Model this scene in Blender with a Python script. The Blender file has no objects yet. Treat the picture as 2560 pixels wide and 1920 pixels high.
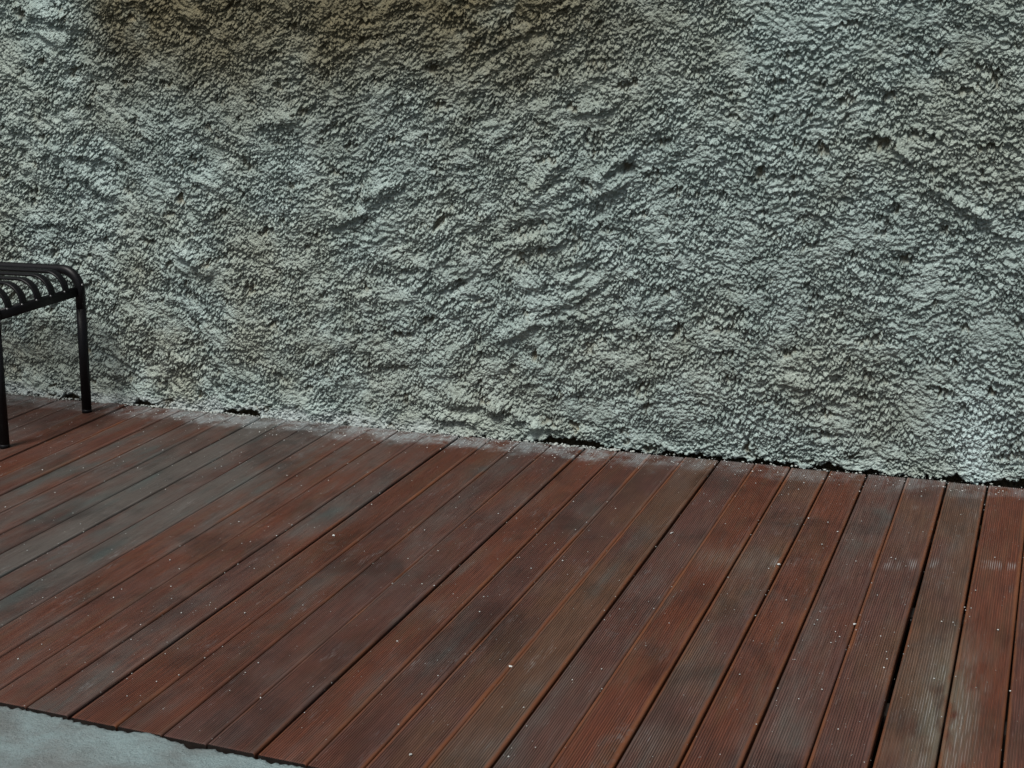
import bpy, math, random
import numpy as np
from mathutils import Vector, Matrix

random.seed(7)
rng = np.random.default_rng(11)
sc = bpy.context.scene
C = sc.collection

# ------------------------------------------------------------------ camera, world, sun, exposure
cam_d = bpy.data.cameras.new('camera')
cam = bpy.data.objects.new('camera', cam_d)
C.objects.link(cam)
R_ = Vector((0.92588478, 0.37625981, -0.03414577))
U_ = Vector((-0.07120459, 0.26254553, 0.96228881))
F_ = Vector((-0.37103543, 0.88853722, -0.26987834))
m = Matrix((R_, U_, -F_)).transposed().to_4x4()
m.translation = Vector((0, 0, 1.15))
cam.matrix_world = m
cam_d.sensor_fit = 'HORIZONTAL'
cam_d.sensor_width = 36.0
cam_d.lens = 36.0 * 3334.4 / 2560.0
cam_d.clip_start = 0.02
cam_d.clip_end = 500
sc.camera = cam

SUN_EL, SUN_AZ = math.radians(64), math.radians(190)     # azimuth clockwise from +Y
world = bpy.data.worlds.new('World')
sc.world = world
world.use_nodes = True
wn, wl = world.node_tree.nodes, world.node_tree.links
bg = next(n for n in wn if n.type == 'BACKGROUND')
sky = wn.new('ShaderNodeTexSky')
sky.sky_type = 'NISHITA'
sky.sun_disc = False
sky.sun_elevation = SUN_EL
sky.sun_rotation = SUN_AZ
sky.air_density = 1.0
sky.dust_density = 5.0
sky.ozone_density = 0.4
wl.new(sky.outputs['Color'], bg.inputs['Color'])
bg.inputs['Strength'].default_value = 0.05

sun_d = bpy.data.lights.new('sun', 'SUN')
sun_d.energy = 3.4
sun_d.angle = math.radians(15)
sun_d.color = (1.0, 0.985, 0.955)
sun = bpy.data.objects.new('sun', sun_d)
C.objects.link(sun)
sdir = Vector((math.sin(SUN_AZ) * math.cos(SUN_EL), math.cos(SUN_AZ) * math.cos(SUN_EL), math.sin(SUN_EL)))
sun.rotation_euler = sdir.to_track_quat('Z', 'Y').to_euler()

sc.view_settings.view_transform = 'Standard'
sc.view_settings.look = 'None'
sc.view_settings.exposure = 0.08
sc.view_settings.gamma = 1.0
sc.view_settings.use_curve_mapping = False

# ------------------------------------------------------------------ node helper
class N:
    def __init__(self, name):
        self.m = bpy.data.materials.new(name)
        self.m.use_nodes = True
        self.t = self.m.node_tree
        self.t.nodes.clear()
        self.out = self.t.nodes.new('ShaderNodeOutputMaterial')
        self.b = self.t.nodes.new('ShaderNodeBsdfPrincipled')
        self.t.links.new(self.b.outputs[0], self.out.inputs[0])
    def put(self, sock, v):
        if isinstance(v, bpy.types.NodeSocket):
            self.t.links.new(v, sock)
        elif v is not None:
            if hasattr(sock, 'default_value') and hasattr(sock.default_value, '__len__') and not hasattr(v, '__len__'):
                v = (v,) * len(sock.default_value)
            if hasattr(v, '__len__') and len(v) == 3 and sock.type == 'RGBA':
                v = tuple(v) + (1,)
            sock.default_value = v
    def math(self, op, a, b=None, c=None, clamp=False):
        n = self.t.nodes.new('ShaderNodeMath'); n.operation = op; n.use_clamp = clamp
        for i, v in enumerate((a, b, c)):
            if v is not None: self.put(n.inputs[i], v)
        return n.outputs[0]
    def vmul(self, v, s):
        n = self.t.nodes.new('ShaderNodeVectorMath'); n.operation = 'MULTIPLY'
        self.put(n.inputs[0], v); self.put(n.inputs[1], s)
        return n.outputs[0]
    def vadd(self, v, s):
        n = self.t.nodes.new('ShaderNodeVectorMath'); n.operation = 'ADD'
        self.put(n.inputs[0], v); self.put(n.inputs[1], s)
        return n.outputs[0]
    def noise(self, vec, scale, detail=4, rough=0.55, dist=0.0, lac=2.0):
        n = self.t.nodes.new('ShaderNodeTexNoise')
        self.put(n.inputs['Vector'], vec)
        n.inputs['Scale'].default_value = scale
        n.inputs['Detail'].default_value = detail
        n.inputs['Roughness'].default_value = rough
        n.inputs['Distortion'].default_value = dist
        n.inputs['Lacunarity'].default_value = lac
        return n.outputs[0]
    def voronoi(self, vec, scale, feature='F1'):
        n = self.t.nodes.new('ShaderNodeTexVoronoi'); n.feature = feature
        self.put(n.inputs['Vector'], vec); n.inputs['Scale'].default_value = scale
        return n.outputs['Distance']
    def ramp(self, v, a, b, to0=0.0, to1=1.0, smooth=True):
        n = self.t.nodes.new('ShaderNodeMapRange')
        n.interpolation_type = 'SMOOTHSTEP' if smooth else 'LINEAR'
        self.put(n.inputs[0], v)
        for i, x in enumerate((a, b, to0, to1)): n.inputs[i + 1].default_value = x
        return n.outputs[0]
    def mix(self, f, a, b, blend='MIX'):
        n = self.t.nodes.new('ShaderNodeMix'); n.data_type = 'RGBA'; n.blend_type = blend
        self.put(n.inputs[0], f); self.put(n.inputs[6], a); self.put(n.inputs[7], b)
        return n.outputs[2]
    def sep(self, v):
        n = self.t.nodes.new('ShaderNodeSeparateXYZ'); self.put(n.inputs[0], v)
        return n.outputs
    def comb(self, x, y, z):
        n = self.t.nodes.new('ShaderNodeCombineXYZ')
        for i, v in enumerate((x, y, z)): self.put(n.inputs[i], v)
        return n.outputs[0]
    def pos(self):
        return self.t.nodes.new('ShaderNodeNewGeometry').outputs['Position']
    def obj(self):
        return self.t.nodes.new('ShaderNodeTexCoord').outputs['Object']
    def info(self):
        return self.t.nodes.new('ShaderNodeObjectInfo').outputs
    def bump(self, h, dist, strength=1.0):
        n = self.t.nodes.new('ShaderNodeBump')
        n.inputs['Distance'].default_value = dist; n.inputs['Strength'].default_value = strength
        self.put(n.inputs['Height'], h)
        self.t.links.new(n.outputs[0], self.b.inputs['Normal'])
    def fin(self, color, rough=0.8, spec=None, metal=None, coat=None):
        self.put(self.b.inputs['Base Color'], color)
        self.put(self.b.inputs['Roughness'], rough)
        if spec is not None: self.put(self.b.inputs['Specular IOR Level'], spec)
        if metal is not None: self.put(self.b.inputs['Metallic'], metal)
        if coat is not None: self.put(self.b.inputs['Coat Weight'], coat)
        return self.m

# ------------------------------------------------------------------ materials
def mat_wall():
    n = N('roughcast_plaster')
    p = n.pos(); s = n.sep(p)
    X, Z = s[0], s[2]
    big = n.noise(p, 2.2, 5, 0.6)
    mid = n.noise(p, 14, 5, 0.65)
    fine = n.noise(p, 160, 4, 0.7)
    col = n.mix(n.ramp(mid, 0.3, 0.7), (0.375, 0.475, 0.445), (0.535, 0.66, 0.63))
    col = n.mix(n.math('MULTIPLY', n.ramp(big, 0.42, 0.66), 0.4), col, (0.43, 0.44, 0.33))
    col = n.mix(n.math('MULTIPLY', n.ramp(fine, 0.5, 0.75), 0.5), col, (0.30, 0.32, 0.28))
    # damp olive-brown stain along the top, ragged lower rim
    edge = n.math('ADD', Z, n.math('MULTIPLY', n.math('SUBTRACT', n.noise(p, 3.0, 6, 0.62), 0.5), 0.42))
    st = n.ramp(edge, 0.66, 1.24)
    xr = n.math('MULTIPLY', n.ramp(X, -2.78, -2.55), n.ramp(X, -0.70, -1.30))
    st = n.math('MULTIPLY', st, xr)
    st = n.math('MULTIPLY', st, n.ramp(n.noise(p, 5, 4, 0.6), 0.25, 0.5, 0.55, 1.0))
    col = n.mix(n.math('MULTIPLY', st, 0.9), col, (0.185, 0.150, 0.075))
    # yellowish patch low on the left
    yl = n.math('MULTIPLY', n.ramp(n.noise(p, 2.6, 4, 0.6), 0.42, 0.62), n.math('MULTIPLY', n.ramp(X, -1.4, -2.0), n.ramp(Z, 0.75, 0.35)))
    col = n.mix(n.math('MULTIPLY', yl, 0.6), col, (0.42, 0.43, 0.33))
    # whitish lime streak low on the right
    dx = n.math('DIVIDE', n.math('ADD', n.math('ADD', X, 0.150), n.math('MULTIPLY', n.math('SUBTRACT', n.noise(p, 9, 4), 0.5), 0.22)), 0.075)
    wh = n.math('POWER', 2.718, n.math('MULTIPLY', n.math('MULTIPLY', dx, dx), -1.0))
    wh = n.math('MULTIPLY', wh, n.ramp(n.math('ADD', Z, n.math('MULTIPLY', n.noise(p, 12, 3), 0.1)), 0.42, 0.12))
    col = n.mix(n.math('MULTIPLY', wh, 0.95), col, (0.68, 0.85, 0.84))
    # pale lime crust just above the deck on the left
    cr = n.math('MULTIPLY', n.ramp(n.math('ADD', Z, n.math('MULTIPLY', n.math('SUBTRACT', n.noise(p, 11, 4), 0.5), 0.10)), 0.05, 0.01), n.ramp(X, -1.3, -1.9))
    col = n.mix(n.math('MULTIPLY', cr, 0.7), col, (0.52, 0.58, 0.58))
    ua = n.t.nodes.new('ShaderNodeAttribute'); ua.attribute_name = 'brown_recess_shade'
    col = n.mix(ua.outputs['Fac'], col, n.mix(n.ramp(mid, .35, .65), (0.17, 0.132, 0.07), (0.27, 0.225, 0.135)))  # brown of the recesses, darkened to paint the shade in pits and hollows
    bh = n.math('ADD', n.noise(p, 330, 5, 0.75), n.math('MULTIPLY', n.ramp(n.voronoi(n.vadd(p, n.vmul(n.noise(p, 90, 2), (.012, .012, .012))), 150, 'F1'), 0, .6), 0.6))
    n.bump(bh, 0.005, 1.0)
    return n.fin(col, 0.93, 0.2)

PITCH = 0.0937
def mat_board():
    n = N('oiled_decking_timber')
    o = n.obj(); so = n.sep(o)
    p = n.pos(); sp = n.sep(p)
    inf = n.info()
    rnd = inf['Random']
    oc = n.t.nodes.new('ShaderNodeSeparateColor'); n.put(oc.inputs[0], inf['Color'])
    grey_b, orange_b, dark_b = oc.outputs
    off = n.comb(n.math('MULTIPLY', rnd, 37.0), n.math('MULTIPLY', rnd, 91.0), 0.0)
    q = n.vadd(o, off)
    long_ = n.noise(n.vmul(q, (14, 2.2, 1)), 1.0, 5, 0.6)          # streaky patches along the board
    grain = n.noise(n.vmul(q, (260, 9, 1)), 1.0, 4, 0.65)
    patch = n.noise(n.vmul(p, (1, 1, 1)), 4.2, 4, 0.55)            # patches that run across boards
    spots = n.noise(p, 55, 4, 0.7)
    red = n.mix(n.ramp(grain, 0.3, 0.72), (0.064, 0.021, 0.012), (0.126, 0.041, 0.022))
    red = n.mix(n.math('MULTIPLY', n.ramp(n.noise(n.vmul(q, (22, 3, 1)), 1.3, 3), 0.45, 0.7), 0.5), red, (0.095, 0.050, 0.028))
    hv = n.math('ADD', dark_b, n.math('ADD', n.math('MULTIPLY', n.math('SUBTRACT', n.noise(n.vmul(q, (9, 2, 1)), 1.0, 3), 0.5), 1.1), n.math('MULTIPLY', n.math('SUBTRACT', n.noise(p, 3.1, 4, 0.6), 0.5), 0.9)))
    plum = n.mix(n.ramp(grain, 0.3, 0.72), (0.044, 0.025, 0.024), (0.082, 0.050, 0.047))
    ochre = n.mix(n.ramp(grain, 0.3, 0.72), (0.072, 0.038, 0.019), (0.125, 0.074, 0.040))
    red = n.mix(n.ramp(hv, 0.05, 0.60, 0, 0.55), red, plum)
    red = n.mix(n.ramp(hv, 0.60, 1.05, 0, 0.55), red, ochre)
    grey = n.mix(n.ramp(grain, 0.3, 0.7), (0.066, 0.056, 0.050), (0.108, 0.096, 0.086))
    grey = n.mix(n.ramp(n.noise(n.vmul(q, (6, 2, 1)), 1.7, 2), 0.50, 0.66, 0, .75), grey, (0.062, 0.080, 0.076))
    gf = n.math('ADD', grey_b, n.math('MULTIPLY', n.math('SUBTRACT', long_, 0.5), 2.0))
    gf = n.math('ADD', gf, n.math('MULTIPLY', n.math('SUBTRACT', patch, 0.5), 0.9))
    def blob(cx, cy, sx, sy):
        ax_ = n.math('DIVIDE', n.math('SUBTRACT', sp[0], cx), sx); ay_ = n.math('DIVIDE', n.math('SUBTRACT', sp[1], cy), sy)
        return n.math('POWER', 2.718, n.math('MULTIPLY', n.math('ADD', n.math('MULTIPLY', ax_, ax_), n.math('MULTIPLY', ay_, ay_)), -1.0))
    gf = n.math('ADD', gf, n.math('MULTIPLY', blob(-2.1, 2.75, .42, .5), 0.34))
    gf = n.math('ADD', gf, n.math('MULTIPLY', n.math('SUBTRACT', n.noise(n.vmul(p, (1, .8, 1)), 9, 5, 0.65, 0.6), 0.5), 0.8))
    gf = n.math('SUBTRACT', gf, n.ramp(sp[0], -1.75, -1.2, 0.0, 0.30))
    gf = n.ramp(gf, 0.0, 1.15)
    col = n.mix(gf, red, grey)
    damp = n.ramp(n.noise(n.vadd(n.vmul(p, (1, .7, 1)), (3.3, 8.1, 0)), 5.5, 5, 0.62, 0.5), 0.47, 0.68)
    col = n.mix(n.math('MULTIPLY', damp, 0.62), col, n.vmul(col, (0.42, 0.45, 0.47)))
    # smooth untouched margin of every board stays orange red
    ax = n.math('ABSOLUTE', so[0])
    side = n.math('MULTIPLY', n.math('SIGN', so[0]), 7.3)
    qs = n.vadd(q, n.comb(side, side, 0.0))
    wob = n.math('MULTIPLY', n.math('SUBTRACT', n.noise(n.vmul(qs, (3, 7, 1)), 1.0, 3), 0.5), 0.016)
    em = n.ramp(n.math('ADD', ax, wob), 0.0375, 0.0445)
    em = n.math('MULTIPLY', em, n.ramp(n.math('ADD', n.noise(n.vmul(qs, (0, 3.2, 1)), 1.0, 3), n.math('MULTIPLY', n.math('MULTIPLY', orange_b, n.ramp(sp[0], -1.9, -.6, .25, 1.0)), 0.36)), 0.56, 0.82))
    ecol = n.mix(n.noise(n.vmul(q, (40, 6, 1)), 1.0, 3), (0.125, 0.036, 0.014), (0.185, 0.068, 0.025))
    col = n.mix(n.math('MULTIPLY', em, 0.9), col, ecol)
    # worn dust caught on the ridges
    ridge = n.math('MULTIPLY_ADD', n.math('COSINE', n.math('MULTIPLY', so[0], 2 * math.pi / 0.0043)), 0.5, 0.5)
    ridge = n.math('MULTIPLY', n.math('POWER', ridge, 2.0), n.math('LESS_THAN', ax, 0.038))
    dn = n.math('MULTIPLY', n.ramp(n.noise(n.vmul(q, (30, 7, 1)), 1.0, 4, 0.65), 0.56, 0.78), n.ramp(n.noise(n.vmul(q, (300, 40, 1)), 1.0, 3), 0.4, 0.65))
    pale = n.math('MULTIPLY', blob(-.115, 2.10, .045, .26), n.ramp(n.noise(n.vmul(q, (30, 10, 1)), 1.0, 3), 0.3, 0.55))
    pale = n.math('MAXIMUM', pale, n.math('MULTIPLY', blob(-.62, 2.62, .08, .06), .4))
    col = n.mix(n.math('MULTIPLY', pale, .6), col, (0.14, 0.135, 0.10))
    dn = n.math('MAXIMUM', dn, n.math('MULTIPLY', pale, n.ramp(n.noise(n.vmul(q, (300, 14, 1)), 1.0, 3), 0.42, 0.6)))
    rd = n.math('MULTIPLY', ridge, n.ramp(sp[0], -1.6, -.7, .12, .5))
    col = n.mix(rd, n.vmul(col, (.86, .86, .86)), n.vmul(col, (1.7, 1.6, 1.5)))
    # row of wear over the joist, straight across the right-hand boards
    jy = n.math('ADD', sp[1], n.math('MULTIPLY', sp[0], -0.28))
    jb = n.math('MULTIPLY', n.ramp(n.math('ABSOLUTE', n.math('SUBTRACT', jy, 2.775)), 0.045, 0.0), n.ramp(sp[0], -0.75, -0.45))
    jb = n.math('MULTIPLY', jb, n.math('MULTIPLY', n.ramp(n.noise(n.vmul(q, (60, 5, 1)), 1.0, 3), 0.42, 0.62), n.ramp(n.noise(p, 9, 2), 0.48, 0.62)))
    d1 = n.math('MULTIPLY', n.math('MAXIMUM', n.math('MULTIPLY', dn, 0.55), n.math('MULTIPLY', jb, 0.6)), ridge)
    col = n.mix(d1, col, (0.36, 0.37, 0.37))
    # pale plaster dust lying against the wall
    de = n.math('ADD', sp[1], n.math('MULTIPLY', n.math('SUBTRACT', n.noise(p, 7.5, 5, 0.6), 0.5), 0.20))
    dust = n.ramp(de, 3.125, 3.19)
    dx = n.math('MULTIPLY', n.ramp(sp[0], -2.75, -2.35, 0.45, 1.0), n.ramp(sp[0], -1.05, -0.75, 1.0, 0.45))
    dust = n.math('MULTIPLY', n.math('MULTIPLY', dust, dx), n.ramp(n.noise(n.vmul(p, (1.2, 1.0, 1)), 13, 6, .7), 0.36, 0.58))
    strk = n.ramp(n.noise(n.vmul(q, (230, 16, 1)), 1.0, 3, 0.6), 0.3, 0.65, 0.35, 1.0)
    col = n.mix(n.math('MULTIPLY', n.math('MULTIPLY', dust, strk), n.ramp(spots, 0.25, 0.7, 0.55, 1.0)), col, (0.25, 0.285, 0.29))
    # faint smears of cement dust elsewhere
    sm = n.math('MULTIPLY', n.ramp(n.noise(n.vmul(p, (3.1, 2.0, 1)), 2.3, 6, 0.7), 0.60, 0.74), n.ramp(spots, 0.4, 0.7))
    col = n.mix(n.math('MULTIPLY', sm, 0.42), col, (0.20, 0.23, 0.235))
    vor = n.voronoi(p, 85)
    sel = n.math('GREATER_THAN', n.noise(p, 40, 2, 0.5), 0.60)
    fl = n.math('MULTIPLY', n.math('LESS_THAN', vor, 0.10), sel)
    col = n.mix(n.math('MULTIPLY', fl, 0.55), col, (0.42, 0.42, 0.40))
    n.bump(n.noise(n.vmul(q, (420, 20, 30)), 1.0, 4, 0.7), 0.0006, 0.7)
    rough = n.ramp(n.noise(p, 8, 4), 0.3, 0.7, 0.40, 0.58)
    rough = n.math('ADD', rough, n.math('MULTIPLY', dust, 0.25), clamp=True)
    return n.fin(col, rough, 0.55)

def mat_simple(name, c1, c2, scale, rough, spec=0.5, bump=None):
    n = N(name); p = n.pos()
    f = n.noise(p, scale, 5, 0.6)
    if bump: n.bump(n.noise(p, bump[0], 5, 0.7), bump[1], 1.0)
    return n.fin(n.mix(n.ramp(f, 0.3, 0.7), c1, c2), rough, spec)

def mat_pavement():
    n = N('worn_concrete'); p = n.pos(); s = n.sep(p)
    a = n.noise(n.vmul(p, (1, 1.6, 1)), 5, 6, 0.6, 0.4); b = n.noise(p, 38, 5, 0.65); c = n.noise(p, 2.0, 3)
    col = n.mix(n.ramp(a, 0.35, 0.65), (0.165, 0.185, 0.18), (0.25, 0.33, 0.335))
    col = n.mix(n.math('MULTIPLY', n.ramp(c, 0.5, 0.62), 0.5), col, (0.19, 0.18, 0.17))
    col = n.mix(n.math('MULTIPLY', n.ramp(b, 0.5, 0.75), 0.35), col, (0.13, 0.14, 0.14))
    sp_ = n.noise(p, 260, 3, 0.6)
    col = n.mix(n.math('MULTIPLY', n.ramp(sp_, 0.60, 0.72), 0.6), col, (0.09, 0.09, 0.085))
    col = n.mix(n.math('MULTIPLY', n.ramp(sp_, 0.38, 0.28), 0.5), col, (0.42, 0.44, 0.43))
    n.bump(n.noise(p, 140, 6, 0.75), 0.008, 1.0)
    return n.fin(col, 0.85, 0.3)

M_WALL = mat_wall()
M_BOARD = mat_board()
M_PAVE = mat_pavement()
M_SOIL = mat_simple('dark_soil', (0.02, 0.017, 0.013), (0.045, 0.038, 0.03), 18, 0.95, 0.2, (90, 0.01))
M_JOIST = mat_simple('dark_joist_timber', (0.007, 0.006, 0.005), (0.014, 0.010, 0.008), 20, 0.85, 0.3, (120, 0.002))
M_END = mat_simple('shade_dark_end_grain', (0.010, 0.008, 0.007), (0.022, 0.016, 0.013), 120, 0.9, 0.2)  # board ends coloured near black, painting the shade of the front gap
M_METAL = mat_simple('black_powder_coat', (0.004, 0.004, 0.005), (0.006, 0.006, 0.007), 60, 0.45, 0.22, (900, 0.0001))
M_FOOT = mat_simple('black_plastic', (0.010, 0.010, 0.010), (0.016, 0.016, 0.016), 60, 0.6, 0.4)
M_BOLT = mat_simple('bright_steel', (0.45, 0.46, 0.47), (0.6, 0.6, 0.6), 60, 0.35, 0.5)
M_CRUMB = mat_simple('plaster_crumb', (0.30, 0.32, 0.31), (0.62, 0.64, 0.62), 45, 0.9, 0.2)
M_CRUST = mat_simple('lime_crust', (0.33, 0.36, 0.335), (0.50, 0.54, 0.51), 25, 0.93, 0.2, (260, 0.004))

# ------------------------------------------------------------------ mesh helpers
def link(name, me, mat=None, parent=None):
    o = bpy.data.objects.new(name, me); C.objects.link(o)
    if mat is not None and len(me.materials) == 0: me.materials.append(mat)
    if parent is not None: o.parent = parent
    return o
def tag(o, label=None, cat=None, group=None, kind=None):
    for k, v in (('label', label), ('category', cat), ('group', group), ('kind', kind)):
        if v: o[k] = v
    return o
def np_mesh(name, V, F):
    """V (n,3) floats, F (m,4) ints, written straight into the mesh arrays."""
    me = bpy.data.meshes.new(name)
    me.vertices.add(len(V)); me.vertices.foreach_set('co', np.ascontiguousarray(V, dtype=np.float32).ravel())
    k = F.shape[1]
    me.loops.add(F.size); me.loops.foreach_set('vertex_index', np.ascontiguousarray(F, dtype=np.int32).ravel())
    me.polygons.add(len(F)); me.polygons.foreach_set('loop_start', np.arange(0, F.size, k, dtype=np.int32))
    me.update(calc_edges=True)
    return me
def grid_faces(nx, ny, flip=False):
    i = np.arange(nx * ny).reshape(ny, nx)
    a, b, c, d = i[:-1, :-1].ravel(), i[:-1, 1:].ravel(), i[1:, 1:].ravel(), i[1:, :-1].ravel()
    return np.stack((a, d, c, b) if flip else (a, b, c, d), 1)
def gnoise(x, y, seed=0):
    """2-D gradient noise, about -0.7..0.7."""
    xi, yi = np.floor(x).astype(np.int64), np.floor(y).astype(np.int64)
    xf, yf = x - xi, y - yi
    u, v = xf * xf * xf * (xf * (xf * 6 - 15) + 10), yf * yf * yf * (yf * (yf * 6 - 15) + 10)
    def g(ix, iy, dx, dy):
        h = (ix * 374761393 + iy * 668265263 + seed * 974634777) & 0xffffffff
        h = ((h ^ (h >> 13)) * 1274126177) & 0xffffffff
        h = h ^ (h >> 16)
        a = (h & 1023) * (2 * np.pi / 1024)
        return np.cos(a) * dx + np.sin(a) * dy
    n00, n10 = g(xi, yi, xf, yf), g(xi + 1, yi, xf - 1, yf)
    n01, n11 = g(xi, yi + 1, xf, yf - 1), g(xi + 1, yi + 1, xf - 1, yf - 1)
    return (n00 * (1 - u) + n10 * u) * (1 - v) + (n01 * (1 - u) + n11 * u) * v
def fbm(x, y, seed, octv=4, gain=0.5):
    s, a = 0, 1.0
    for k in range(octv):
        s = s + a * gnoise(x * 2 ** k, y * 2 ** k, seed + k * 17); a *= gain
    return s
def sstep(x, a, b):
    t = np.clip((x - a) / (b - a), 0, 1); return t * t * (3 - 2 * t)
def axis(lo, f0, f1, hi, step, grow=1.25, cap=0.25):
    mid = list(np.arange(f0, f1 + 1e-9, step))
    s, p, L = step, f0, []
    while p > lo: s = min(s * grow, cap); p -= s; L.append(p)
    s, p, Rr = step, mid[-1], []
    while p < hi: s = min(s * grow, cap); p += s; Rr.append(p)
    return np.array(L[::-1] + mid + Rr)

# ------------------------------------------------------------------ ground, pavement
DECK_F, WALL_Y = 1.611, 3.250
def build_ground():
    xs = np.linspace(-25, 25, 60); ys = np.linspace(-30, 12, 50)
    X, Y = np.meshgrid(xs, ys)
    Z = -0.135 + 0.01 * fbm(X * 1.3, Y * 1.3, 3)
    o = link('ground', np_mesh('ground', np.stack((X, Y, Z), -1).reshape(-1, 3), grid_faces(len(xs), len(ys))), M_SOIL)
    tag(o, kind='structure')
    xs = axis(-14, -2.6, -0.5, 14, 0.005); ys = axis(-16, 1.25, 1.611, 1.60, 0.005)
    X, Y = np.meshgrid(xs, ys)
    # ragged rim a few millimetres short of the boards
    gap = 0.0075 + 0.006 * gnoise(X * 6, X * 0, 31) + 0.003 * gnoise(X * 28, X * 0, 32) + 0.009 * np.maximum(0, gnoise(X * 75, X * 0 + 3.3, 33)) + 0.006 * gnoise(X * 130, X * 0, 34)
    gap = gap + 0.010 * np.exp(-((X + 1.26) / 0.018) ** 2) - 0.008 * np.exp(-((X + 1.36) / 0.04) ** 2)
    rim = 1.611 - np.clip(gap, 0.0015, None)
    Y2 = Y.copy()
    near = Y > 1.5
    Y2[near] = 1.5 + (Y[near] - 1.5) * ((rim[near] - 1.5) / (1.611 - 1.5))
    Z = 0.0005 + 0.0030 * fbm(X * 5, Y * 5, 41, 4) + 0.0022 * fbm(X * 38, Y * 38, 45, 3, 0.6)
    d = rim - Y2
    Z -= 0.003 * np.exp(-np.clip(d, 0, 1) / 0.008) * (0.6 + 1.4 * gnoise(X * 60, Y * 60, 47))
    Z = np.minimum(Z, 0.005)
    # skirt down into the gap
    Y2 = np.vstack((Y2, Y2[-1:] - 0.004)); X = np.vstack((X, X[-1:])); Z = np.vstack((Z, Z[-1:] * 0 - 0.13))
    o = link('pavement', np_mesh('pavement', np.stack((X, Y2, Z), -1).reshape(-1, 3), grid_faces(X.shape[1], X.shape[0])), M_PAVE)
    tag(o, kind='structure')
build_ground()

# ------------------------------------------------------------------ rough-cast wall
def rot(x, y, deg):
    a = math.radians(deg); return x * math.cos(a) + y * math.sin(a), -x * math.sin(a) + y * math.cos(a)
# x, z of both ends, half width, height
LEDGES = [(-1.791, 0.681, -1.684, 0.71, 0.0250, 0.016), (-1.1, 0.74, -1.019, 0.799, 0.0154, 0.016), (-1.119, 0.693, -1.038, 0.73, 0.0154, 0.016), (-1.272, 0.714, -1.219, 0.769, 0.0168, 0.013), (-0.293, 0.731, -0.156, 0.654, 0.0081, 0.011), (-0.392, 0.846, -0.332, 0.789, 0.0081, 0.01), (-2.852, 1.213, -2.723, 1.166, 0.024, 0.018), (-2.819, 1.144, -2.758, 1.11, 0.021, 0.014), (-1.553, 0.119, -1.419, 0.106, 0.0182, 0.013), (-1.419, 0.106, -1.302, 0.05, 0.0168, 0.014), (-1.302, 0.05, -1.14, 0.038, 0.0144, 0.010), (-2.415, 0.51, -2.315, 0.454, 0.021, 0.015), (-2.742, 0.712, -2.662, 0.666, 0.018, 0.014), (-1.399, 0.296, -1.292, 0.346, 0.0176, 0.014), (-2.094, 0.877, -1.975, 0.899, 0.0208, 0.012), (-1.885, 0.607, -1.794, 0.637, 0.0182, 0.013), (-1.32, 0.552, -1.217, 0.576, 0.0176, 0.015), (-0.624, 0.238, -0.514, 0.21, 0.012, 0.012), (-2.106, 0.058, -1.946, 0.022, 0.0196, 0.01), (-1.165, 0.9, -1.09, 0.92, 0.012, 0.01), (-1.606, 0.056, -1.482, 0.051, 0.013, 0.014)]
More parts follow.
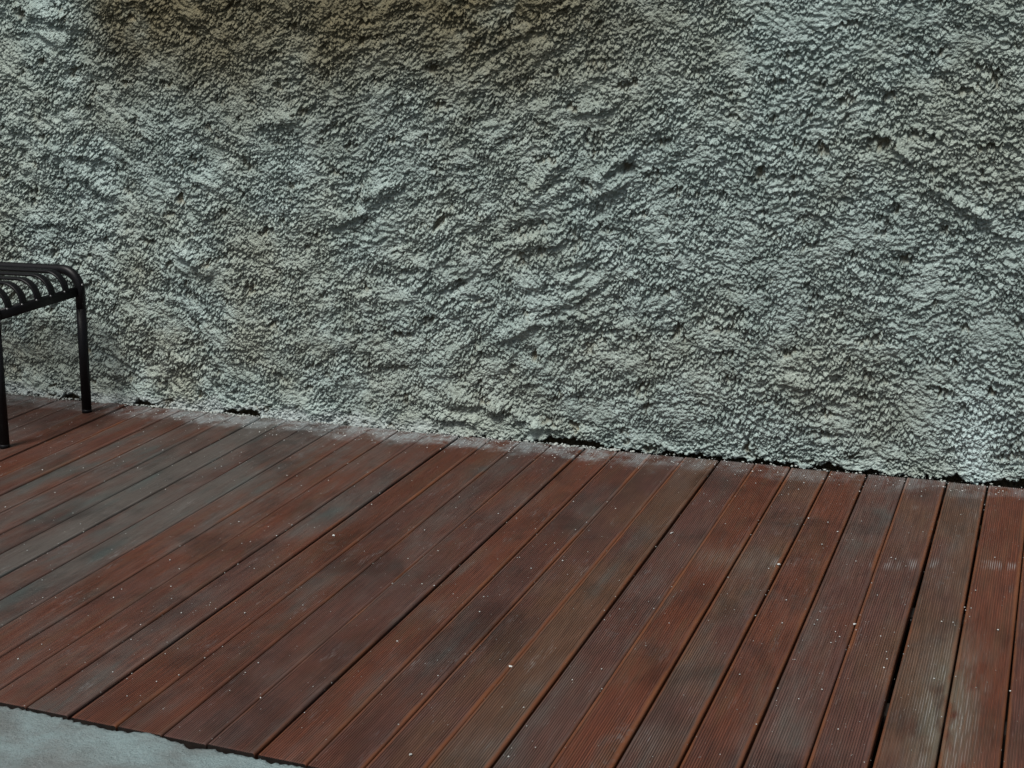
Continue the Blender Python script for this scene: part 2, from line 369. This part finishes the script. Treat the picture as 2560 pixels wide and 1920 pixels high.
def wall_relief(X, Z):
    wx = 0.036 * fbm(X * 4, Z * 4, 101, 4, .45); wz = 0.034 * fbm(X * 4 + 9, Z * 4 + 4, 105, 4, .45)
    x, z = X + wx, Z + wz
    wl_ = 1 - sstep(X, -2.35, -1.75)                    # left: strokes fall to the right
    wr_ = sstep(X, -1.15, -0.65)                        # right: finer, nearly level
    wm_ = 1 - wl_ - wr_
    def lay(deg, lx, lz, seed):
        a, b = rot(x, z, deg)
        return gnoise(a / lx, b / lz, seed)
    big = wl_ * lay(-32, .17, .075, 1) + wm_ * lay(28, .16, .065, 2) + wr_ * lay(-18, .16, .07, 3)
    med = wl_ * lay(-28, .064, .034, 4) + wm_ * lay(22, .064, .034, 5) + wr_ * lay(-10, .055, .028, 6)
    med2 = wl_ * lay(-38, .034, .020, 7) + wm_ * lay(30, .034, .020, 8) + wr_ * lay(-14, .032, .016, 9)
    sml = gnoise(x / .0165, z / .0110, 10)
    sml2 = gnoise(x / .0098 + 5, z / .0074, 11)
    tny = gnoise(X / .0060, Z / .0052, 12)
    bil = lambda v: 0.55 - np.abs(v) * 1.6              # rounded lumps parted by creases
    cal = 1 - 0.50 * wr_
    act = 0.75 + 0.6 * fbm(X * 3.1, Z * 3.1, 55, 2)     # livelier and calmer areas
    h = 0.010 * fbm(X * 2.2, Z * 2.2, 60, 2)
    h = h + cal * (0.0055 * big + 0.0105 * med * act)
    rg = 0.35 + 0.85 * sstep(fbm(x * 9, z * 14, 57, 3), -0.38, 0.30)      # smeared tongues between rougher ones
    crk = lambda v, w: np.exp(-(v / w) ** 2)
    h = h + 0.0078 * bil(med2) * act + (0.0048 * bil(sml) + 0.0030 * sml2 + 0.0024 * tny) * rg
    # flakes parted by thin meandering creases
    c1 = gnoise(x / .026 + .5 * sml2, z / .017 + .5 * sml, 13); c2 = gnoise(x / .0135 + .5 * tny, z / .0098 + .5 * sml2, 14)
    c3 = gnoise(X / .0085 + .6 * tny, Z / .0066 + .6 * tny, 15)
    h = h - (0.0075 * crk(c1, .065) * act + 0.0062 * crk(c2, .10) + 0.0046 * crk(c3, .17)) * rg
    # deep pits where the trowel missed
    pit = fbm(x * 14 + .5 * sml, z * 26 + .5 * sml2, 70, 4, .6)
    pm = sstep(pit, 0.26, 0.66)
    h = h - 0.017 * pm
    for (ax, az, bx, bz, w, a) in LEDGES:                # single ledges one can pick out
        L2 = (bx - ax) ** 2 + (bz - az) ** 2
        xx, zz = X + .35 * wx, Z + .25 * wz
        t = np.clip(((xx - ax) * (bx - ax) + (zz - az) * (bz - az)) / L2, 0, 1)
        d2 = (xx - ax - t * (bx - ax)) ** 2 + (zz - az - t * (bz - az)) ** 2
        h = h + .8 * a * np.exp(-d2 / w ** 2)
    return h, pm
def build_wall():
    xs = axis(-7.0, -3.42, 0.17, 3.2, 0.00225, 1.3, 0.06); zs = axis(-0.13, -0.02, 1.36, 2.1, 0.00225, 1.3, 0.06)
    X, Z = np.meshgrid(xs, zs)
    h = np.zeros_like(X); pm = np.zeros_like(X)
    for i in range(0, len(zs), 60):
        h[i:i + 60], pm[i:i + 60] = wall_relief(X[i:i + 60], Z[i:i + 60])
    Y = WALL_Y + 0.014 - h
    Zs = Z - 0.80 * (h + 0.006) * sstep(Z, 0.02, 0.09)      # lumps sag, so undersides overhang
    Xs = X + 0.0012 * gnoise(X / .006, Z / .006, 90)
    # broken lower edge with hollows behind it
    x1 = X[0]
    e = -0.001 + 0.010 * gnoise(x1 * 7, x1 * 0, 80) + 0.016 * gnoise(x1 * 17, x1 * 0, 81) + 0.014 * gnoise(x1 * 45, x1 * 0, 82) + 0.008 * gnoise(x1 * 110, x1 * 0, 83)
    e = e - 0.003 * sstep(x1, -1.2, -0.8)
    hol = [(-2.87, .040, .022), (-2.61, .05, .020), (-2.25, .065, .026), (-1.18, .10, .022), (-0.72, .20, .010), (-0.20, .030, .022), (-0.05, .06, .024), (-0.42, .10, .010)]
    for c, w, a in hol: e = e + .68 * a * np.exp(-((x1 - c) / w) ** 4)
    lmp = [(-2.74, .07, .05), (-2.43, .10, .04), (-2.08, .09, .04), (-1.75, .2, .02), (-2.80, .04, .04)]
    for c, w, a in lmp: e = e - a * np.exp(-((x1 - c) / w) ** 4)
    E_ = np.broadcast_to(e, X.shape)
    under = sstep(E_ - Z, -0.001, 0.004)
    lip = np.exp(-np.abs(Z - E_ - 0.008) / 0.012) * (1 - under)
    Y = Y - 0.004 * lip + under * (0.020 + 0.020 * sstep(X, -1.4, -1.2) + 0.010 * fbm(X * 30, Z * 30, 88, 3))
    # the plaster flares out a little at the foot on the left
    Y = Y - 0.012 * np.exp(-Z / 0.035) * (1 - sstep(X, -1.5, -1.0)) * (1 - under)
    V = np.stack((Xs, Y, Zs), -1).reshape(-1, 3)
    me = np_mesh('roughcast_wall', V, grid_faces(len(xs), len(zs)))
    at = me.attributes.new('brown_recess_shade', 'FLOAT', 'POINT')
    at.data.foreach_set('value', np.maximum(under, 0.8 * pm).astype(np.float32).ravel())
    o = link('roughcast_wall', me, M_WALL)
    tag(o, 'high grey rough-cast plaster wall, craggy and stained brown along its top, behind the deck', 'wall')
build_wall()

# ------------------------------------------------------------------ deck
X0, = (-2.30178 * 1.15,)
# lateral offset of every joint at its near and far end, in board widths
JO = {i: v for i, v in enumerate([(-0.126, -0.135), (-0.094, -0.095), (0.068, -0.002), (-0.008, 0.016), (0.106, 0.102), (0.015, 0.047), (0.043, 0.012), (-0.025, -0.034), (0.003, -0.039), (-0.015, 0.062), (-0.017, -0.016), (-0.041, 0.018), (-0.034, 0.04), (0.047, 0.054), (0.04, -0.001), (-0.013, -0.028), (0.005, 0.019), (0.016, 0.009), (-0.008, 0.021), (0.019, -0.022), (0.031, -0.034), (-0.04, -0.036), (0.003, -0.059), (-0.004, -0.02), (-0.003, -0.023), (0.0, -0.011), (-0.008, 0.024), (0.005, 0.026), (0.004, 0.036)])}
# joint widths in metres (the rest almost close up)
JG = {0: .0030, 1: .0028, 2: .0022, 3: .0012, 4: .0009, 5: .0030, 6: .0028, 7: .0014, 8: .0024, 9: .0008, 10: .0012, 11: .0022, 12: .0040, 13: .0020, 14: .0008, 15: .0018,
      16: .0054, 17: .0020, 18: .0012, 19: .0007, 20: .0040, 21: .0006, 22: .0030, 23: .0030, 24: .0032, 25: .0012, 26: .0052, 27: .0032, 28: .0020}
# per board: greyness, orange margin, timber hue (0 red, .5 plum, 1 ochre brown); far-left boards take dark plum to paint the shade under the bench
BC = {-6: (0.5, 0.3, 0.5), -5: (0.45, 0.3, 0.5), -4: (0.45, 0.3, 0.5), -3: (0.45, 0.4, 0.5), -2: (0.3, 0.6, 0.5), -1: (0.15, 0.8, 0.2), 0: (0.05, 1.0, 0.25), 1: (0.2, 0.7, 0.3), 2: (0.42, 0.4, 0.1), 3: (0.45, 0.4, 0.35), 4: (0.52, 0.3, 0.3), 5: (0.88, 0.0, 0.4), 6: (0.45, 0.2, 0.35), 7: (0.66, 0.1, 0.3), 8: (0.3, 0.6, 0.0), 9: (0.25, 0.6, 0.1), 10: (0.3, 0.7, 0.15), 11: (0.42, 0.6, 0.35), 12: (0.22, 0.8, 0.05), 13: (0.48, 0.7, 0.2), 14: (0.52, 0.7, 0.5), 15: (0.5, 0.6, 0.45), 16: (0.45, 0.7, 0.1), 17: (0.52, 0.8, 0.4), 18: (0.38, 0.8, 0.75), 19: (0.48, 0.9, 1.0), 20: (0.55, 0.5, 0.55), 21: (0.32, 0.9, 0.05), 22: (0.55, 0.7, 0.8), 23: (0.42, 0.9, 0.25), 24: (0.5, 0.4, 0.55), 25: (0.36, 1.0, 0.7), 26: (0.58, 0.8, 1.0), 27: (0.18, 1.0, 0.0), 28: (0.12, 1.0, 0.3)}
PROUD = {19: .0016, 20: -.0006, 15: .0012, 5: -.0008, 25: .001, 8: .0006, 21: .0010, 26: .0006, 10: .0005, 11: .0008, 12: -.0006}
def groove_profile(w, depth):
    hw = w / 2
    pts = [(-hw, -0.022), (-hw, -0.0042), (-hw + .0008, -.0018), (-hw + .0022, -.0005), (-hw + .0036, 0.0)]
    n, gp = 18, 0.0043
    x = -n * gp / 2
    pts.append((x - .0002, 0.0))
    for k in range(n):
        pts += [(x + gp * .12, -depth), (x + gp * .40, -depth), (x + gp * .55, 0.0), (x + gp * .97, 0.0)]
        x += gp
    pts += [(hw - .0036, 0.0), (hw - .0022, -.0005), (hw - .0008, -.0018), (hw, -0.0042), (hw, -0.022)]
    return np.array(pts)
def build_deck():
    joists = bpy.data.meshes.new('deck')
    vs, fs = [], []
    def box(x0, x1, y0, y1, z0, z1):
        b = len(vs)
        for z in (z0, z1):
            for (x, y) in ((x0, y0), (x1, y0), (x1, y1), (x0, y1)): vs.append((x, y, z))
        for f in ((0, 3, 2, 1), (4, 5, 6, 7), (0, 1, 5, 4), (1, 2, 6, 5), (2, 3, 7, 6), (3, 0, 4, 7)): fs.append([b + i for i in f])
    for y in (1.70, 2.10, 2.50, 2.90, 3.17): box(-5.6, 2.9, y, y + .045, -.075, -.0235)
    joists.from_pydata(vs, [], fs)
    deck = link('deck', joists, M_JOIST); tag(deck, kind='structure')
    def jpos(k, t):                                      # joint centre at t = 0 front, 1 wall
        a, b = JO.get(k, (0.03 * math.sin(k * 2.3), 0.03 * math.cos(k * 1.7)))
        return X0 + PITCH * (k + a * (1 - t) + b * t)
    def gapw(k): return JG.get(k, .0025 + .0018 * math.sin(k * 1.9)) * (1.05 if k > 15 else 1.5) + .0010
    for k in range(-22, 46):
        cx = (jpos(k, .5) + jpos(k + 1, .5)) / 2
        g0, g1 = gapw(k), gapw(k + 1)
        w = jpos(k + 1, .5) - jpos(k, .5) - (g0 + g1) / 2
        prof = groove_profile(w, .0007 if k < 12 else .0011 if k < 17 else .0016)
        ns = 14
        ph = random.uniform(0, 6.28)
        yf = DECK_F + random.uniform(-.0018, .0018); yb = WALL_Y - .004 + random.uniform(-.004, .003)
        V = []
        ys = [0, .002, .012] + list(np.linspace(.1, .9, ns - 5)) + [.988, .999]
        dz = PROUD.get(k, random.uniform(-.0006, .0006)); tilt = random.uniform(-.008, .008)
        for j, t in enumerate(ys):
            y = yf + (yb - yf) * t
            l, r = jpos(k, t) + g0 / 2, jpos(k + 1, t) - g1 / 2
            wv = .0006 * math.sin(3.1 * t * 2 + ph)
            if k == 26: r_ = .0
            l += wv; r += .0006 * math.sin(3.1 * t * 2 + ph + 1.2)
            if k == 25: r -= .0022 * math.exp(-((t - .45) / .22) ** 2)      # wider, chipped joint
            if k == 15: r -= .0016 * math.exp(-((t - .9) / .12) ** 2)
            xx = (l + r) / 2 + prof[:, 0] * ((r - l) / w)
            end = -.0008 if j in (0,) else 0
            zz = prof[:, 1] + dz + tilt * prof[:, 0] + .0008 * math.sin(t * 5 + ph) + end
            for a, b in zip(xx, zz): V.append((a - cx, y, b))
        V = np.array(V); m_ = len(prof)
        F = grid_faces(m_, len(ys), flip=False)
        me = bpy.data.meshes.new('board')
        faces = [list(map(int, f)) for f in F]
        faces.append(list(range(m_)))                                 # end grain caps
        faces.append([(len(ys) - 1) * m_ + i for i in range(m_)][::-1])
        me.from_pydata([tuple(v) for v in V], [], faces)
        me.update()
        me.materials.append(M_BOARD); me.materials.append(M_END)
        me.polygons[len(faces) - 1].material_index = 1; me.polygons[len(faces) - 2].material_index = 1
        o = link('board', me, M_BOARD, deck)
        o.location = (cx, 0, 0)
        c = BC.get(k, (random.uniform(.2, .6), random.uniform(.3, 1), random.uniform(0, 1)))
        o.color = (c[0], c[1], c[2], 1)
build_deck()

# ------------------------------------------------------------------ metal bench
def sweep(path, prof, closed_prof=True, up=None):
    """Sweep a closed 2-D section along a path lying in a plane of constant Y."""
    P = [Vector(p) for p in path]; V, F = [], []
    m_ = len(prof)
    for i, p in enumerate(P):
        t = ((P[min(i + 1, len(P) - 1)] - P[max(i - 1, 0)])).normalized()
        s = Vector((0, 1, 0)) if up is None else up
        nrm = t.cross(s).normalized(); s2 = nrm.cross(t).normalized()
        for a, b in prof: V.append(p + s2 * a + nrm * b)
    for i in range(len(P) - 1):
        for j in range(m_):
            a, b = i * m_ + j, i * m_ + (j + 1) % m_
            F.append((a, b, b + m_, a + m_))
    F.append(tuple(range(m_))[::-1]); F.append(tuple((len(P) - 1) * m_ + j for j in range(m_)))
    return V, F
def circ(r, n=20): return [(r * math.cos(2 * math.pi * i / n), r * math.sin(2 * math.pi * i / n)) for i in range(n)]
def flat(w, h, n=6):
    out = []
    for (cx, cy, a0) in ((w / 2 - h / 2, 0, -90), (-(w / 2 - h / 2), 0, 90)):
        for i in range(n + 1):
            a = math.radians(a0 + 180 * i / n); out.append((cx + h / 2 * math.cos(a), cy + h / 2 * math.sin(a)))
    return out
def part(name, vf, mat, parent, smooth=True):
    me = bpy.data.meshes.new(name); me.from_pydata([tuple(v) for v in vf[0]], [], vf[1]); me.update()
    if smooth:
        for p in me.polygons: p.use_smooth = len(p.vertices) == 4
    return link(name, me, mat, parent)
def end_path(z_end, r_tube, lean, L, Rb=0.056, x_off=0.0, ztop=0.461, low=0.0, side=1):
    """From the low end of the leg or slat up round the bend to mid-seat."""
    zc = ztop - r_tube
    ang = math.atan(lean)
    # the leg line passes through (0, 0) and leans by `lean` outward as it rises
    th = math.pi / 2 - ang                               # leg direction angle above +X
    # bend from direction th to pi (towards -X)
    turn = math.pi - th
    # tangent length so that the bend just meets height zc
    Tl = Rb * math.tan(turn / 2)
    zi = zc; xi = zi * lean + x_off                      # corner of the two straight lines
    d1 = Vector((math.cos(th), 0, math.sin(th)))
    s = Vector((xi, 0, zi)) - d1 * Tl
    pts = [Vector((z_end * lean + x_off, 0, z_end))]
    n = 14
    cen = s + Vector((-math.sin(th), 0, math.cos(th))) * Rb
    for i in range(n + 1):
        a = th - math.pi / 2 + turn * i / n
        pts.append(cen + Vector((math.cos(a), 0, math.sin(a))) * Rb)
    e = pts[-1]
    pts.append(Vector((-L, 0, e.z)))
    return pts
def build_bench():
    root = bpy.data.objects.new('bench', None); C.objects.link(root)
    root.location = (-2.7337, 2.962, 0.0)
    tag(root, 'black metal bench with curved seat slats, cut off at the left edge of the photo', 'bench')
    LEAN, LEN, half, rt = 0.079, 1.16, 0.178, 0.0148
    ctr = -LEN / 2 + .03
    def mir(V): return [Vector((2 * ctr - v[0], v[1], v[2])) for v in V]
    for sy in (-1, 1):
        # straight leg tube, then the bent seat rail that continues it
        for s in (1, -1):
            low, top = Vector((0.0, 0, .012)), Vector((LEAN * .330, 0, .330))
            V, F = sweep([low, top], circ(rt))
            V = [v + Vector((0, sy * half, 0)) for v in V]
            if s < 0: V = mir(V); F = [f[::-1] for f in F]
            lg = part('leg', (V, F), M_METAL, root)
            V, F = sweep([Vector((-.001, 0, 0)), Vector((0, 0, .0125))], circ(rt))
            V = [v + Vector((0, sy * half, 0)) for v in V]
            if s < 0: V = mir(V); F = [f[::-1] for f in F]
            part('foot_cap', (V, F), M_METAL, lg)
        p1 = end_path(.3301, rt, LEAN, -ctr)
        p2 = mir(p1[:-1])[::-1]
        V, F = sweep(p1 + p2, circ(rt))
        part('seat_rail', ([v + Vector((0, sy * half, 0)) for v in V], F), M_METAL, root)
    for i in range(5):
        y = -half + 2 * half * (i + 1) / 6
        dip = 0.0
        p1 = end_path(.386, .004, LEAN, -ctr, ztop=.457, x_off=-.002, Rb=.058)
        p2 = mir(p1[:-1])[::-1]
        V, F = sweep(p1 + p2, flat(.0255, .0080))
        sl = part('slat', ([v + Vector((0, y, 0)) for v in V], F), M_METAL, root)
        for s in (1, -1):
            c = Vector((LEAN * .398 + .0035, y - .014, .396)); 
            V, F = sweep([c, c + Vector((.002, 0, 0))], circ(.0022, 8), up=Vector((0, 1, 0)))
            if s < 0: V = mir(V); F = [f[::-1] for f in F]
            part('bolt', (V, F), M_BOLT, sl)
    for s in (1, -1):
        z = .3835
        V, F = sweep([Vector((LEAN * z - .003, -half + .008, z)), Vector((LEAN * z - .003, half - .008, z))], flat(.031, .014), up=Vector((0, 0, 1)))
        if s < 0: V = mir(V); F = [f[::-1] for f in F]
        part('end_rail', (V, F), M_METAL, root)
    c = Vector((LEAN * .375 + rt - .001 + .002, half - .006, .404))
    V, F = sweep([c, c + Vector((.002, 0, 0))], circ(.0028, 8), up=Vector((0, 1, 0)))
    part('bolt', (V, F), M_BOLT, root)
build_bench()

# ------------------------------------------------------------------ crumbs and crust of fallen plaster
def crumb_shape(r, seedv, sq=(1, 1, .7)):
    rr = random.Random(seedv)
    vs = []
    ico = [(0, 0, 1)] + [(.9 * math.cos(a), .9 * math.sin(a), .35) for a in np.arange(5) * 2 * math.pi / 5] + [(.9 * math.cos(a), .9 * math.sin(a), -.35) for a in (np.arange(5) + .5) * 2 * math.pi / 5] + [(0, 0, -1)]
    for v in ico:
        s = rr.uniform(.65, 1.2)
        vs.append((v[0] * s * r * sq[0], v[1] * s * r * sq[1], v[2] * s * r * sq[2]))
    fs = [(0, 1 + i, 1 + (i + 1) % 5) for i in range(5)] + [(1 + i, 6 + i, 1 + (i + 1) % 5) for i in range(5)] + [(1 + (i + 1) % 5, 6 + i, 6 + (i + 1) % 5) for i in range(5)] + [(11, 6 + (i + 1) % 5, 6 + i) for i in range(5)]
    return vs, fs
def scatter(name, pts, mat):
    protos = [crumb_shape(1.0, 100 + i, (1, random.uniform(.6, 1), random.uniform(.5, .8))) for i in range(14)]
    V, F = [], []; b = 0
    for (x, y, z, r) in pts:
        vs, fs = random.choice(protos); a = random.uniform(0, 6.28); ca, sa = math.cos(a), math.sin(a)
        A = np.array(vs) * r
        V.append(np.stack((x + A[:, 0] * ca - A[:, 1] * sa, y + A[:, 0] * sa + A[:, 1] * ca, z + A[:, 2]), 1))
        F.append(np.array(fs) + b); b += len(vs)
    return link(name, np_mesh(name, np.concatenate(V), np.concatenate(F)), mat)
def build_crumbs():
    pts = []
    for i in range(3000):
        x = random.uniform(-3.3, .35); y = random.uniform(1.63, 3.22)
        if gnoise(np.array([x * 2.3]), np.array([y * 2.3]), 200)[0] * .7 + random.random() < .42: continue
        r = .0006 + .0016 * random.random() ** 3
        pts.append((x, y, r * .4, r))
    for i in range(2600):
        x = random.uniform(-3.1, .15); y = 3.244 - abs(random.gauss(0, .055))
        dens = .35 if x < -2.45 else 1.0 if x < -1.1 else .4
        if random.random() > dens: continue
        r = .0006 + .0019 * random.random() ** 3
        pts.append((x, y, r * .4, r))
    for i in range(220):
        x = random.uniform(-2.3, -.9); y = random.uniform(1.2, 1.58)
        r = .0005 + .0017 * random.random() ** 3
        pts.append((x, y, -.002 + r * .3, r))
    o = scatter('plaster_grit', pts, M_CRUMB); tag(o, kind='stuff')
    # the crust of droppings that lies along the foot of the wall
    pts = []
    for i in range(3200):
        x = random.uniform(-3.25, .15)
        n_ = gnoise(np.array([x * 6.0]), np.array([0.3]), 210)[0]
        d = (1.0 if x < -1.05 else .16) * (.62 + 1.2 * n_)
        if random.random() > d: continue
        r = .0009 + .0046 * random.random() ** 3
        y = 3.252 - abs(random.gauss(0, .006 + .006 * max(0, n_)))
        pts.append((x, y, r * .15 + max(0, y - 3.246) * .3, r))
    o = scatter('plaster_rubble', pts, M_CRUST); tag(o, kind='stuff')
    big = [((-0.497, 2.620), .0048, 'largest white plaster crumb, lying at a dark joint right of the middle of the deck'),
           ((-0.306, 2.384), .0040, 'round white plaster crumb on a joint near the right side of the deck'),
           ((-1.493, 2.479), .0042, 'flat pinkish white plaster flake below a dark joint in the middle of the deck'),
           ((-0.866, 2.020), .0036, 'yellowish crumb on a closed joint in the lower middle of the deck'),
           ((-0.906, 1.691), .0036, 'white crumb near the bottom edge of the photo, on an orange-edged board')]
    for i, ((x, y), r, lab) in enumerate(big):
        vs, fs = crumb_shape(r, 300 + i, (1, .8, .55))
        me = bpy.data.meshes.new('plaster_crumb'); me.from_pydata(vs, [], fs); me.update()
        o = link('plaster_crumb', me, M_CRUMB); o.location = (x, y, r * .4)
        tag(o, lab, 'plaster crumb', 'loose plaster crumbs lying on the deck')
    # slim splinter stuck in a joint
    vs, fs = crumb_shape(.003, 320, (.6, 2.2, .6))
    me = bpy.data.meshes.new('plaster_crumb'); me.from_pydata(vs, [], fs); me.update()
    o = link('plaster_crumb', me, M_CRUMB); o.location = (-.760, 2.725, .001); o.rotation_euler = (0, 0, -.5)
    tag(o, 'slim white sliver of plaster standing in a dark joint', 'plaster crumb', 'loose plaster crumbs lying on the deck')
build_crumbs()
